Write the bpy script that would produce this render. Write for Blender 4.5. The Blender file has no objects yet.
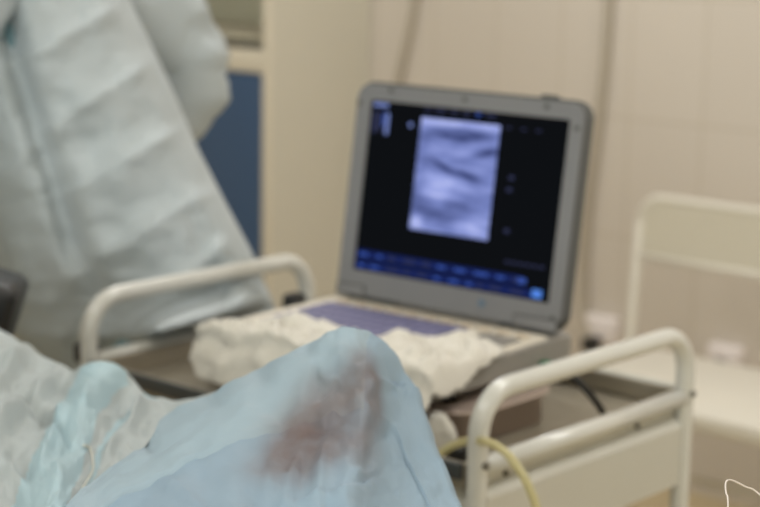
import bpy, bmesh, math, random
import numpy as np
from mathutils import Vector, Matrix, noise
random.seed(7)
SC = bpy.context.scene
COL = SC.collection
PI = math.pi

# ------------------------------------------------------------------ camera
YAW, PIT, ROL, FPX = -0.7284, 0.1915, 0.0152, 1800.0
CAM = np.array([1.7991, -1.4497, 1.435])
FW = np.array([math.sin(YAW)*math.cos(PIT), math.cos(YAW)*math.cos(PIT), -math.sin(PIT)])
_r = np.array([math.cos(YAW), -math.sin(YAW), 0.0]); _u = np.cross(_r, FW)
RT = _r*math.cos(ROL) + _u*math.sin(ROL)
UP = -_r*math.sin(ROL) + _u*math.cos(ROL)
E1 = _r.copy(); E2 = np.array([math.sin(YAW), math.cos(YAW), 0.0])

def at(px, py, d):
    """point measured in the photograph at distance d along the view axis"""
    return CAM + d*(FW + RT*(px-380)/FPX - UP*(py-253.5)/FPX)

cd = bpy.data.cameras.new('camera')
cam = bpy.data.objects.new('camera', cd); COL.objects.link(cam)
m = Matrix(((RT[0], UP[0], -FW[0], CAM[0]), (RT[1], UP[1], -FW[1], CAM[1]), (RT[2], UP[2], -FW[2], CAM[2]), (0, 0, 0, 1)))
cam.matrix_world = m
cd.sensor_width = 36.0; cd.lens = FPX/760*36.0
cd.dof.use_dof = True; cd.dof.focus_distance = 1.28; cd.dof.aperture_fstop = 6.3
cd.clip_start = 0.05
SC.camera = cam

# ------------------------------------------------------------------ materials
def newmat(name):
    mt = bpy.data.materials.new(name); mt.use_nodes = True
    nt = mt.node_tree; nt.nodes.clear()
    return mt, nt, nt.nodes, nt.links

def rgb(r, g, b):
    f = lambda c: (c/255/12.92 if c/255 <= .04045 else ((c/255+.055)/1.055)**2.4)
    return (f(r), f(g), f(b), 1)

def pbr(name, col, rough=.5, metal=0, var=.06, scale=12, bump=0, bscale=60, sheen=0, coat=0, stretch=None, transl=0, alpha=0, spec=.5):
    mt, nt, N, L = newmat(name)
    out = N.new('ShaderNodeOutputMaterial'); b = N.new('ShaderNodeBsdfPrincipled')
    tc = N.new('ShaderNodeTexCoord'); nz = N.new('ShaderNodeTexNoise'); nz.inputs['Scale'].default_value = scale
    nz.inputs['Detail'].default_value = 4
    src = tc.outputs['Object']
    if stretch:
        mp = N.new('ShaderNodeMapping'); mp.inputs['Scale'].default_value = stretch; L.new(src, mp.inputs[0]); src = mp.outputs[0]
    L.new(src, nz.inputs['Vector'])
    mx = N.new('ShaderNodeMix'); mx.data_type = 'RGBA'
    c = col
    mx.inputs[6].default_value = (c[0]*(1-var), c[1]*(1-var), c[2]*(1-var), 1)
    mx.inputs[7].default_value = (min(1, c[0]*(1+var)), min(1, c[1]*(1+var)), min(1, c[2]*(1+var)), 1)
    L.new(nz.outputs['Fac'], mx.inputs[0]); L.new(mx.outputs[2], b.inputs['Base Color'])
    b.inputs['Roughness'].default_value = rough; b.inputs['Metallic'].default_value = metal
    b.inputs['Sheen Weight'].default_value = sheen; b.inputs['Coat Weight'].default_value = coat
    b.inputs['Specular IOR Level'].default_value = spec
    if bump:
        n2 = N.new('ShaderNodeTexNoise'); n2.inputs['Scale'].default_value = bscale; n2.inputs['Detail'].default_value = 5
        L.new(src, n2.inputs['Vector'])
        bp = N.new('ShaderNodeBump'); bp.inputs['Strength'].default_value = bump; bp.inputs['Distance'].default_value = .01
        L.new(n2.outputs['Fac'], bp.inputs['Height']); L.new(bp.outputs[0], b.inputs['Normal'])
    sh = b.outputs[0]
    if transl:
        t = N.new('ShaderNodeBsdfTranslucent'); L.new(mx.outputs[2], t.inputs['Color'])
        ms = N.new('ShaderNodeMixShader'); ms.inputs[0].default_value = transl
        L.new(sh, ms.inputs[1]); L.new(t.outputs[0], ms.inputs[2]); sh = ms.outputs[0]
    if alpha:
        t = N.new('ShaderNodeBsdfTransparent')
        ms = N.new('ShaderNodeMixShader'); ms.inputs[0].default_value = alpha
        L.new(sh, ms.inputs[1]); L.new(t.outputs[0], ms.inputs[2]); sh = ms.outputs[0]
    L.new(sh, out.inputs['Surface'])
    return mt

def emit(name, col, s=1.0):
    mt, nt, N, L = newmat(name)
    out = N.new('ShaderNodeOutputMaterial'); e = N.new('ShaderNodeEmission')
    e.inputs[0].default_value = col; e.inputs[1].default_value = s
    L.new(e.outputs[0], out.inputs[0]); return mt

M = {}
M['enamel'] = pbr('cream_enamel', rgb(206, 205, 198), .25, var=.03, coat=.4)
M['panel'] = pbr('cream_panel', rgb(193, 191, 181), .35, var=.03)
M['steel'] = pbr('brushed_steel', rgb(150, 142, 126), .34, .35, var=.08, scale=8, stretch=(1, 14, 1))
M['pan'] = pbr('pan_steel', rgb(190, 172, 160), .3, .3, var=.08, scale=9)
M['rubber'] = pbr('black_rubber', rgb(28, 28, 28), .5)
M['edge'] = pbr('dark_edge', rgb(58, 61, 62), .4)
M['screw'] = pbr('screw_metal', rgb(110, 106, 98), .4, .6)
M['lid'] = pbr('grey_plastic', rgb(124, 124, 126), .5, var=.03)
M['lidedge'] = pbr('dark_grey_plastic', rgb(92, 92, 90), .5, var=.03)
M['base'] = pbr('warm_grey_plastic', rgb(142, 138, 131), .5, var=.03)
M['deck'] = pbr('ivory_plastic', rgb(222, 214, 198), .5, var=.03)
M['purple'] = pbr('lavender_plastic', rgb(112, 110, 142), .5, var=.05)
M['key'] = pbr('key_plastic', rgb(118, 116, 148), .5, var=.05)
M['button'] = pbr('cream_button', rgb(206, 192, 172), .5)
M['gauze'] = pbr('white_gauze', rgb(212, 207, 196), .9, var=.04, scale=40, bump=.25, bscale=180, sheen=.2)
M['gown'] = pbr('pale_gown', rgb(186, 194, 197), .75, var=.05, scale=5, bump=.1, bscale=25, transl=.12)
M['drape'] = pbr('blue_drape', rgb(153, 176, 194), .6, var=.03, scale=9, bump=.1, bscale=40, transl=.15, alpha=.12)
M['drape_lit'] = pbr('lit_blue_drape', rgb(166, 186, 198), .6, var=.03, scale=9, bump=.1, bscale=40, transl=.15, alpha=.12)  # paler copy of the drape colour, light on the crest painted in
M['sheet'] = pbr('white_sheet', rgb(178, 186, 187), .65, var=.03, scale=14, bump=.1, bscale=40, transl=.15)
M['fold'] = pbr('pale_blue_fold', rgb(172, 196, 204), .65, var=.03, scale=9, bump=.1, bscale=40, transl=.15)
M['skin'] = pbr('skin', rgb(206, 160, 138), .55, var=.08, scale=9)
M['cloth_dark'] = pbr('scrub_trousers', rgb(120, 150, 158), .8)
M['cap'] = pbr('cap_fabric', rgb(150, 180, 190), .8)
M['glove'] = pbr('latex_glove', rgb(228, 220, 200), .5)
M['shoe'] = pbr('shoe_rubber', rgb(225, 225, 220), .5)
M['hair'] = pbr('hair', rgb(60, 45, 35), .6)
M['padblack'] = pbr('black_vinyl', rgb(24, 24, 26), .4)
M['tube'] = pbr('yellow_latex', rgb(220, 212, 164), .35, transl=.3, alpha=.25)
M['wire'] = pbr('white_wire', rgb(222, 212, 204), .4)
M['line'] = pbr('clear_line', rgb(214, 214, 204), .25, alpha=.4)
M['chair'] = pbr('cream_chair', rgb(222, 217, 205), .5, var=.03)
M['socket'] = pbr('white_socket', rgb(242, 234, 232), .4)
M['cord'] = pbr('grey_cord', rgb(182, 172, 156), .6)
M['green'] = pbr('green_plastic', rgb(60, 120, 85), .5)
M['cabinet'] = pbr('cabinet_paint', rgb(212, 207, 192), .45, var=.02)
M['cabframe'] = pbr('cabinet_frame', rgb(226, 218, 200), .45, var=.02)
M['blue'] = pbr('blue_panel', rgb(62, 88, 122), .4, var=.04)
M['inside'] = pbr('cabinet_inside', rgb(236, 234, 222), .6)
M['shelf'] = pbr('cabinet_shelf', rgb(214, 204, 192), .5)
M['mattress'] = pbr('mattress_vinyl', rgb(60, 74, 84), .5)
M['tablemetal'] = pbr('table_metal', rgb(170, 170, 168), .35, .7)
M['ceiling'] = pbr('ceiling_paint', rgb(226, 222, 212), .8, var=.02)
M['wallpaint'] = pbr('wall_paint', rgb(220, 216, 208), .7, var=.02)
M['housing'] = pbr('lamp_housing', rgb(230, 230, 226), .5)
M['lamp'] = emit('lamp_diffuser', (1, .985, .955, 1), 3)
M['grey_dot'] = pbr('grey_bumper', rgb(84, 84, 82), .6)
M['badge'] = pbr('blue_grey_badge', rgb(92, 116, 136), .4)

def glass(name, col, mixv):
    mt, nt, N, L = newmat(name)
    out = N.new('ShaderNodeOutputMaterial'); t = N.new('ShaderNodeBsdfTransparent'); g = N.new('ShaderNodeBsdfGlossy')
    t.inputs[0].default_value = col; g.inputs['Roughness'].default_value = .08
    ms = N.new('ShaderNodeMixShader'); ms.inputs[0].default_value = mixv
    L.new(t.outputs[0], ms.inputs[1]); L.new(g.outputs[0], ms.inputs[2]); L.new(ms.outputs[0], out.inputs[0])
    return mt
M['glass'] = glass('cabinet_glass', (.97, .98, .95, 1), .06)

def tint_through(mt, blobs, col, amt):  # paints skin showing through the cloth into its base colour
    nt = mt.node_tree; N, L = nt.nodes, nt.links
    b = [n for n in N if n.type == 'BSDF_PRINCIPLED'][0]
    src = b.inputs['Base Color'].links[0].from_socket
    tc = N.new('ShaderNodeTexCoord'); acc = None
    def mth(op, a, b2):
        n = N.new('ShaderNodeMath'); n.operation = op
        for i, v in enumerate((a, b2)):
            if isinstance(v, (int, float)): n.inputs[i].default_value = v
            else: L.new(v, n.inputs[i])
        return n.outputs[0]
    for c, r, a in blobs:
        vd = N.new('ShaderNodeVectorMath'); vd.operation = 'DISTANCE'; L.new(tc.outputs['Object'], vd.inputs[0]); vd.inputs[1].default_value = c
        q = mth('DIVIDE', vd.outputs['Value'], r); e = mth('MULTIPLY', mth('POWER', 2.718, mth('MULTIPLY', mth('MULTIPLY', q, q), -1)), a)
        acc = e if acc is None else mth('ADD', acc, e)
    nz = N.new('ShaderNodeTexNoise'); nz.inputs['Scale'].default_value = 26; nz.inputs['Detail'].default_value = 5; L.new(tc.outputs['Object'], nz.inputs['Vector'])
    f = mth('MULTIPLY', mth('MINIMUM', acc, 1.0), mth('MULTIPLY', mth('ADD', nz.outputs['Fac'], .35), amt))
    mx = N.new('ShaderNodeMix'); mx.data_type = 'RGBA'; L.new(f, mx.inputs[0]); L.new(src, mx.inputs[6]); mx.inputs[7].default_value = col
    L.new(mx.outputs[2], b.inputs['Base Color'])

def tiles():
    mt, nt, N, L = newmat('wall_tiles')
    out = N.new('ShaderNodeOutputMaterial'); b = N.new('ShaderNodeBsdfPrincipled')
    tc = N.new('ShaderNodeTexCoord'); mp = N.new('ShaderNodeMapping')
    # object x runs along the wall, z up; brick texture works in x/y
    mp.inputs['Rotation'].default_value = (-PI/2, 0, 0)
    L.new(tc.outputs['Object'], mp.inputs[0])
    br = N.new('ShaderNodeTexBrick'); br.offset = 0; br.squash = 1
    br.inputs['Scale'].default_value = 1; br.inputs['Brick Width'].default_value = .213; br.inputs['Row Height'].default_value = .303
    br.inputs['Mortar Size'].default_value = .0035; br.inputs['Mortar Smooth'].default_value = .3
    br.inputs['Color1'].default_value = rgb(215, 206, 195); br.inputs['Color2'].default_value = rgb(213, 204, 193)
    br.inputs['Mortar'].default_value = rgb(203, 193, 179)
    L.new(mp.outputs[0], br.inputs['Vector'])
    L.new(br.outputs['Color'], b.inputs['Base Color'])
    b.inputs['Roughness'].default_value = .38
    bp = N.new('ShaderNodeBump'); bp.inputs['Strength'].default_value = .3; bp.inputs['Distance'].default_value = .002; bp.invert = True
    L.new(br.outputs['Fac'], bp.inputs['Height']); L.new(bp.outputs[0], b.inputs['Normal'])
    L.new(b.outputs[0], out.inputs[0]); return mt
M['tiles'] = tiles()

def floor_mat():
    mt, nt, N, L = newmat('tan_floor')
    out = N.new('ShaderNodeOutputMaterial'); b = N.new('ShaderNodeBsdfPrincipled')
    tc = N.new('ShaderNodeTexCoord'); nz = N.new('ShaderNodeTexNoise'); nz.inputs['Scale'].default_value = 3; nz.inputs['Detail'].default_value = 6
    L.new(tc.outputs['Object'], nz.inputs['Vector'])
    cr = N.new('ShaderNodeValToRGB'); cr.color_ramp.elements[0].color = rgb(190, 172, 136); cr.color_ramp.elements[1].color = rgb(208, 190, 154)
    L.new(nz.outputs['Fac'], cr.inputs[0]); L.new(cr.outputs[0], b.inputs['Base Color']); b.inputs['Roughness'].default_value = .4
    L.new(b.outputs[0], out.inputs[0]); return mt
M['floor'] = floor_mat()

def mesh_weave():
    """cream seat back: fine square perforation"""
    mt, nt, N, L = newmat('perforated_cream')
    out = N.new('ShaderNodeOutputMaterial'); b = N.new('ShaderNodeBsdfPrincipled')
    tc = N.new('ShaderNodeTexCoord'); mp = N.new('ShaderNodeMapping'); mp.inputs['Rotation'].default_value = (-PI/2, 0, 0)
    L.new(tc.outputs['Object'], mp.inputs[0])
    br = N.new('ShaderNodeTexBrick'); br.offset = 0; br.inputs['Scale'].default_value = 1
    br.inputs['Brick Width'].default_value = .009; br.inputs['Row Height'].default_value = .009; br.inputs['Mortar Size'].default_value = .0024
    br.inputs['Color1'].default_value = rgb(198, 192, 174); br.inputs['Color2'].default_value = rgb(195, 189, 171); br.inputs['Mortar'].default_value = rgb(214, 208, 192)
    L.new(mp.outputs[0], br.inputs['Vector']); L.new(br.outputs['Color'], b.inputs['Base Color']); b.inputs['Roughness'].default_value = .55
    L.new(b.outputs[0], out.inputs[0]); return mt
M['weave'] = mesh_weave()

# ------------------------------------------------------------------ ultrasound picture on the display (a lit screen)
SX0, SX1, SZ0, SZ1 = .1135, .2410, .1040, .2525
def scan_mat():
    mt, nt, N, L = newmat('scan_image')
    out = N.new('ShaderNodeOutputMaterial'); e = N.new('ShaderNodeEmission')
    tc = N.new('ShaderNodeTexCoord'); sep = N.new('ShaderNodeSeparateXYZ'); L.new(tc.outputs['Object'], sep.inputs[0])
    def math_(op, a, b=None, c=None):
        n = N.new('ShaderNodeMath'); n.operation = op
        for i, v in enumerate((a, b, c)):
            if v is None: continue
            if isinstance(v, (int, float)): n.inputs[i].default_value = v
            else: L.new(v, n.inputs[i])
        return n.outputs[0]
    u = math_('DIVIDE', math_('SUBTRACT', sep.outputs['X'], SX0), SX1-SX0)
    v = math_('DIVIDE', math_('SUBTRACT', sep.outputs['Z'], SZ0), SZ1-SZ0)
    cmb = N.new('ShaderNodeCombineXYZ'); L.new(u, cmb.inputs[0]); L.new(v, cmb.inputs[1])
    def nz(sx, sy, off, det=3):
        mp = N.new('ShaderNodeMapping'); mp.inputs['Scale'].default_value = (sx, sy, 1); mp.inputs['Location'].default_value = (off, off*.7, off)
        mp.inputs['Rotation'].default_value = (0, 0, .12)
        L.new(cmb.outputs[0], mp.inputs[0])
        n = N.new('ShaderNodeTexNoise'); n.inputs['Scale'].default_value = 1; n.inputs['Detail'].default_value = det
        L.new(mp.outputs[0], n.inputs['Vector']); return n.outputs['Fac']
    val = math_('ADD', .44, math_('MULTIPLY', math_('SUBTRACT', nz(2.2, 9, 3.1), .5), .95))
    val = math_('ADD', val, math_('MULTIPLY', math_('SUBTRACT', nz(3, 22, 7.3), .5), .35))
    def blob(cx, cy, rx, ry, ang, amp):
        ca, sa = math.cos(ang), math.sin(ang)
        du = math_('SUBTRACT', u, cx); dv = math_('SUBTRACT', v, cy)
        a = math_('DIVIDE', math_('ADD', math_('MULTIPLY', du, ca), math_('MULTIPLY', dv, sa)), rx)
        b = math_('DIVIDE', math_('SUBTRACT', math_('MULTIPLY', dv, ca), math_('MULTIPLY', du, sa)), ry)
        d = math_('ADD', math_('MULTIPLY', a, a), math_('MULTIPLY', b, b))
        return math_('MULTIPLY', math_('POWER', 2.718, math_('MULTIPLY', d, -1)), amp)
    for args in ((.45, .855, .36, .05, .02, -.42), (.5, .97, .7, .035, 0, .4), (.85, .74, .22, .035, .25, -.28), (.25, .75, .3, .03, -.1, .15),
                 (.34, .585, .16, .022, -.35, -.36), (.62, .535, .2, .032, -.16, -.46), (.62, .6, .25, .03, 0, .14), (.22, .36, .24, .07, .1, .3), (.1, .24, .2, .14, 0, -.3),
                 (.07, .09, .09, .06, 0, .45), (.75, .09, .22, .07, .05, .42), (.45, .2, .3, .1, .3, -.2), (.75, .35, .25, .1, 0, .1), (.4, .46, .3, .03, -.2, .14)):
        val = math_('ADD', val, blob(*args))
    cr = N.new('ShaderNodeValToRGB'); el = cr.color_ramp.elements
    el[0].position = 0; el[0].color = rgb(52, 62, 110); el[1].position = 1; el[1].color = rgb(214, 220, 255)
    k = el.new(.42); k.color = rgb(120, 134, 196); k = el.new(.7); k.color = rgb(162, 174, 236)
    L.new(val, cr.inputs[0]); L.new(cr.outputs[0], e.inputs[0]); e.inputs[1].default_value = 1.0
    L.new(e.outputs[0], out.inputs[0]); return mt
M['scan'] = scan_mat()

# ------------------------------------------------------------------ mesh helpers
def link(name, me, mat=None, parent=None):
    o = bpy.data.objects.new(name, me); COL.objects.link(o)
    if mat is not None:
        for mm in (mat if isinstance(mat, (list, tuple)) else [mat]): me.materials.append(mm)
    if parent is not None: o.parent = parent
    return o

def tag(o, label=None, cat=None, group=None, kind=None):
    if label: o['label'] = label
    if cat: o['category'] = cat
    if group: o['group'] = group
    if kind: o['kind'] = kind
    return o

def empty(name, loc=(0, 0, 0), rz=0):
    o = bpy.data.objects.new(name, None); COL.objects.link(o); o.location = loc; o.rotation_euler = (0, 0, rz)
    o.empty_display_size = .05
    return o

class MB:
    def __init__(s): s.bm = bmesh.new()
    def box(s, x0, x1, y0, y1, z0, z1, bev=0, seg=2, mi=0, mat=None):
        t = bmesh.new(); bmesh.ops.create_cube(t, size=1)
        for v in t.verts: v.co = Vector(((x0+x1)/2+v.co.x*(x1-x0), (y0+y1)/2+v.co.y*(y1-y0), (z0+z1)/2+v.co.z*(z1-z0)))
        if bev: bmesh.ops.bevel(t, geom=t.edges[:], offset=bev, segments=seg, profile=.5, affect='EDGES')
        for f in t.faces: f.material_index = mi; f.smooth = bool(bev)
        if mat is not None: t.transform(mat)
        s.add(t); return s
    def add(s, t):
        me = bpy.data.meshes.new('tmp'); t.to_mesh(me); t.free(); s.bm.from_mesh(me); bpy.data.meshes.remove(me)
    def tube(s, pts, r, n=14, cap=True, mi=0):
        pts = [Vector(p) for p in pts]; rings = []
        rr = r if hasattr(r, '__len__') else [r]*len(pts)
        t0 = (pts[1]-pts[0]).normalized()
        ref = Vector((0, 0, 1)) if abs(t0.z) < .9 else Vector((1, 0, 0))
        nrm = t0.cross(ref).normalized()
        for i, p in enumerate(pts):
            a = pts[max(0, i-1)]; b = pts[min(len(pts)-1, i+1)]; t = (b-a).normalized()
            nrm = (nrm - t*nrm.dot(t)).normalized(); bn = t.cross(nrm)
            rings.append([s.bm.verts.new(p + (nrm*math.cos(2*PI*k/n)+bn*math.sin(2*PI*k/n))*rr[i]) for k in range(n)])
        for i in range(len(rings)-1):
            for k in range(n):
                f = s.bm.faces.new((rings[i][k], rings[i][(k+1) % n], rings[i+1][(k+1) % n], rings[i+1][k])); f.smooth = True; f.material_index = mi
        if cap:
            f = s.bm.faces.new(rings[0][::-1]); f.material_index = mi
            f = s.bm.faces.new(rings[-1]); f.material_index = mi
        return s
    def prism(s, poly, ax, a0, a1, mi=0, smooth=False):
        """poly: 2-D outline in the two axes other than ax, extruded a0..a1"""
        def P(p, a):
            return {'x': (a, p[0], p[1]), 'y': (p[0], a, p[1]), 'z': (p[0], p[1], a)}[ax]
        v0 = [s.bm.verts.new(P(p, a0)) for p in poly]; v1 = [s.bm.verts.new(P(p, a1)) for p in poly]
        n = len(poly); s.bm.faces.new(v0[::-1]).material_index = mi; s.bm.faces.new(v1).material_index = mi
        for i in range(n):
            f = s.bm.faces.new((v0[i], v0[(i+1) % n], v1[(i+1) % n], v1[i])); f.material_index = mi; f.smooth = smooth
        return s
    def quad(s, pts, mi=0):
        f = s.bm.faces.new([s.bm.verts.new(p) for p in pts]); f.material_index = mi; return s
    def sphere(s, c, r, sc=(1, 1, 1), seg=20, mi=0):
        t = bmesh.new(); bmesh.ops.create_uvsphere(t, u_segments=seg, v_segments=seg//2+2, radius=r)
        for v in t.verts: v.co = Vector((c[0]+v.co.x*sc[0], c[1]+v.co.y*sc[1], c[2]+v.co.z*sc[2]))
        for f in t.faces: f.smooth = True; f.material_index = mi
        s.add(t); return s
    def grid(s, P, mi=0, closed=False):
        """P: array rows x cols x 3"""
        R, Cn = len(P), len(P[0]); V = [[s.bm.verts.new(tuple(P[i][j])) for j in range(Cn)] for i in range(R)]
        for i in range(R-1):
            for j in range(Cn if closed else Cn-1):
                f = s.bm.faces.new((V[i][j], V[i][(j+1) % Cn], V[i+1][(j+1) % Cn], V[i+1][j])); f.smooth = True; f.material_index = mi
        return V
    def build(s, name, mat, parent=None, fix=True):
        if fix: bmesh.ops.recalc_face_normals(s.bm, faces=s.bm.faces[:])
        me = bpy.data.meshes.new(name); s.bm.to_mesh(me); s.bm.free()
        return link(name, me, mat, parent)

def arc(c, p, q, n=8):
    """quarter arc about centre c from p to q"""
    c, p, q = Vector(c), Vector(p)-Vector(c), Vector(q)-Vector(c)
    return [tuple(c + p*math.cos(PI/2*i/n) + q*math.sin(PI/2*i/n)) for i in range(n+1)]

def smooth_path(pts, n=8):
    pts = [np.array(p, float) for p in pts]; P = [2*pts[0]-pts[1]]+pts+[2*pts[-1]-pts[-2]]; out = []
    for i in range(1, len(P)-2):
        for k in range(n):
            t = k/n; a, b, c, d = P[i-1:i+3]
            out.append(.5*((2*b)+(c-a)*t+(2*a-5*b+4*c-d)*t*t+(3*b-a-3*c+d)*t**3))
    out.append(pts[-1]); return [tuple(float(x) for x in p) for p in out]

def rrect(x0, x1, y0, y1, r, n=6):
    out = []
    for cx, cy, a0 in ((x1-r, y1-r, 0), (x0+r, y1-r, PI/2), (x0+r, y0+r, PI), (x1-r, y0+r, 3*PI/2)):
        for i in range(n+1):
            a = a0+PI/2*i/n; out.append((cx+r*math.cos(a), cy+r*math.sin(a)))
    return out

def fbm(x, y, z=0., o=4, lac=2.1):
    return noise.fractal(Vector((x, y, z)), .7, lac, o)

# ------------------------------------------------------------------ the room
def struct(name, mb, mat):
    o = mb.build(name, mat); o['kind'] = 'structure'; return o
X0, X1, Y0, Y1, H = -3.0, 3.0, -3.2, 2.3, 2.75
struct('floor', MB().box(X0, X1, Y0, Y1, -.1, 0), M['floor'])
struct('ceiling', MB().box(X0, X1, Y0, Y1, H, H+.1), M['ceiling'])
w = struct('wall_back', MB().box(X0-.1, X1+.1, 0, .1, -.1, H+.1), M['tiles'])
w.location = (-.669+.2*10-.006-.13, Y1, .92-.303*10)   # object origin on a tile joint
for v in w.data.vertices: v.co -= Vector((w.location.x, 0, w.location.z))
struct('wall_left', MB().box(X0-.1, X0, Y0, Y1, -.1, H+.1), M['wallpaint'])
struct('wall_right', MB().box(X1, X1+.1, Y0, Y1, -.1, H+.1), M['wallpaint'])
WX0, WX1, WZ0, WZ1 = .2, 2.8, .75, 2.25
struct('wall_front', MB().box(X0-.1, WX0, Y0-.1, Y0, -.1, H+.1).box(WX1, X1+.1, Y0-.1, Y0, -.1, H+.1).box(WX0, WX1, Y0-.1, Y0, -.1, WZ0).box(WX0, WX1, Y0-.1, Y0, WZ1, H+.1), M['wallpaint'])
wf = MB()
for x in (WX0+.03, (WX0+WX1)/2, WX1-.03): wf.box(x-.03, x+.03, Y0-.08, Y0-.02, WZ0, WZ1, .004)
for z in (WZ0+.03, WZ1-.03): wf.box(WX0, WX1, Y0-.075, Y0-.025, z-.03, z+.03, .004)
win = struct('fill_window_1', wf, M['housing'])  # window added in the unseen wall to bring fill light
MB().box(WX0+.06, WX1-.06, Y0-.053, Y0-.047, WZ0+.06, WZ1-.06).build('pane', M['glass'], win)

# ceiling lamps
LAMPS = [(-.7, 1.1, 'over the wall side of the trolley'), (1.5, .9, 'nearest the tiled wall on the chair side'), (-.3, -1.3, 'over the head of the patient'), (1.5, -1.3, 'over the foot of the operating table')]
for i, (x, y, w_) in enumerate(LAMPS):
    t = empty('ceiling_lamp', (x, y, H)); tag(t, 'square white ceiling light panel '+w_, 'ceiling light', 'ceiling light panels')
    MB().box(-.32, .32, -.32, .32, -.05, 0, .006).build('housing', M['housing'], t)
    MB().box(-.29, .29, -.29, .29, -.056, -.045).build('diffuser', M['lamp'], t)
def area(name, loc, size, power, col=(1, .985, .955), aim=None, sy=None):
    l = bpy.data.lights.new(name, 'AREA'); l.shape = 'RECTANGLE'; l.size = size; l.size_y = sy or size; l.energy = power; l.color = col
    o = bpy.data.objects.new(name, l); COL.objects.link(o); o.location = loc
    if aim is not None: o.rotation_euler = (Vector(aim)-Vector(loc)).to_track_quat('-Z', 'Y').to_euler()
    return o
for i, (x, y, w_) in enumerate(LAMPS):
    area('lamp_light', (x, y, H-.07), .58, (19, 22, 9, 9)[i])
area('window_fill', ((WX0+WX1)/2, Y0-.16, (WZ0+WZ1)/2), 2.5, 66, (.93, .97, 1), (1.2, 2, 1.2), 1.4)  # cool fill lamp outside the added window
wd = bpy.data.worlds.new('world'); SC.world = wd; wd.use_nodes = True
wd.node_tree.nodes['Background'].inputs[0].default_value = (.9, .95, 1, 1); wd.node_tree.nodes['Background'].inputs[1].default_value = .8

# ------------------------------------------------------------------ cabinet in the corner
CX, CY = -1.592, 1.893
t = empty('medical_cabinet', (CX, CY, 0)); tag(t, 'tall cream cabinet with glass upper doors and blue lower doors in the corner', 'cabinet')
D_ = Y1-CY-.004; W_ = .86; HC = 1.85
b = MB(); b.box(-.02, 0, .018, D_, 0, HC); b.box(-W_, -W_+.02, .018, D_, 0, HC); b.box(-W_+.02, -.02, .018, D_, HC-.02, HC)
b.box(-W_+.02, -.02, .018, D_, .04, .06); b.box(-W_+.02, -.02, D_-.012, D_, .06, HC-.02, mi=1); b.box(-W_+.02, -.02, .03, D_-.012, 1.0, 1.02)
b.build('body', [M['cabinet'], M['inside']], t)
f = MB(); f.box(-.018, 0, 0, .018, 0, HC, .002); f.box(-W_, -W_+.018, 0, .018, 0, HC, .002)
f.box(-W_+.018, -.018, 0, .018, .992, 1.052, .002); f.box(-W_+.018, -.018, 0, .018, HC-.03, HC, .002); f.box(-W_+.018, -.018, 0, .018, 0, .06, .002)
f.build('front_frame', M['cabframe'], t)
MB().box(-W_+.022, -.022, .04, D_-.014, 1.07, 1.085).build('shelf', M['shelf'], t)
MB().box(-W_+.022, -.022, .04, D_-.014, 1.4, 1.415).build('shelf', M['shelf'], t)
for x0, x1, hx in ((-W_/2+.003, -.021, -W_/2+.03), (-W_+.021, -W_/2-.003, -W_/2-.03)):
    d = MB().box(x0, x1, .002, .016, .064, .988, .002).build('lower_door', M['blue'], t)
    MB().tube([(hx, -.02, .75), (hx, -.02, .85)], .005).box(hx-.004, hx+.004, -.02, .002, .755, .763).box(hx-.004, hx+.004, -.02, .002, .837, .845).build('handle', M['tablemetal'], d)
    d = MB().box(x0, x1, .006, .011, 1.054, HC-.032).build('glass_door', M['glass'], t)
    MB().box(hx-.006, hx+.006, -.012, .006, 1.3, 1.32, .003).build('knob', M['tablemetal'], d)

# ------------------------------------------------------------------ wall sockets and cords
def socket(x, z, label):
    t = empty('wall_socket', (x, Y1, z)); tag(t, label, 'socket', 'wall sockets')
    MB().box(-.046, .046, -.034, 0, -.036, .036, .008, 3).build('cover_plate', M['socket'], t)
    MB().tube([(0, -.034, 0), (0, -.038, 0)], .024, 24).build('outlet', M['socket'], t)
    return t
socket(-.765, .374, 'white wall socket with a black plug behind the trolley handle')
sk2 = socket(-.400, .362, 'white wall socket on the tiles just above the chair seat')
MB().box(-.014, .014, -.056, -.036, -.03, .004, .005).build('plug', M['grey_dot'], sk2)  # grey block put in for the socket's darker underside
t = empty('power_cord', (-.767, Y1-.0375, .350)); tag(t, 'long grey brown cord hanging down the tiles to a black plug in the socket', 'cord')
pb_ = MB().box(-.016, .016, -.045, 0, -.024, .012, .005).build('plug', M['rubber'], t); pb_['label'] = 'black plug'
p = smooth_path([(-.770, 2.285, 2.70), (-.776, 2.287, 2.0), (-.785, 2.287, 1.21), (-.80, 2.287, .93), (-.826, 2.286, .66), (-.828, 2.285, .46), (-.80, 2.27, .375), (-.775, 2.245, .350)])
MB().tube([tuple(Vector(v)-Vector(t.location)) for v in p], .0115, 10).build('cord', M['cord'], t)
p = smooth_path([(-1.30, 2.285, 2.70), (-1.37, 2.286, 1.6), (-1.421, 2.287, 1.181), (-1.467, 2.287, .988), (-1.53, 2.285, .7), (-1.56, 2.28, .3), (-1.575, 2.27, .02)])
o = MB().tube(p, .0105, 10).build('wall_cable', M['cord']); tag(o, 'slanting grey brown cable on the tiles beside the cabinet, above the screen', 'cable')

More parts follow.
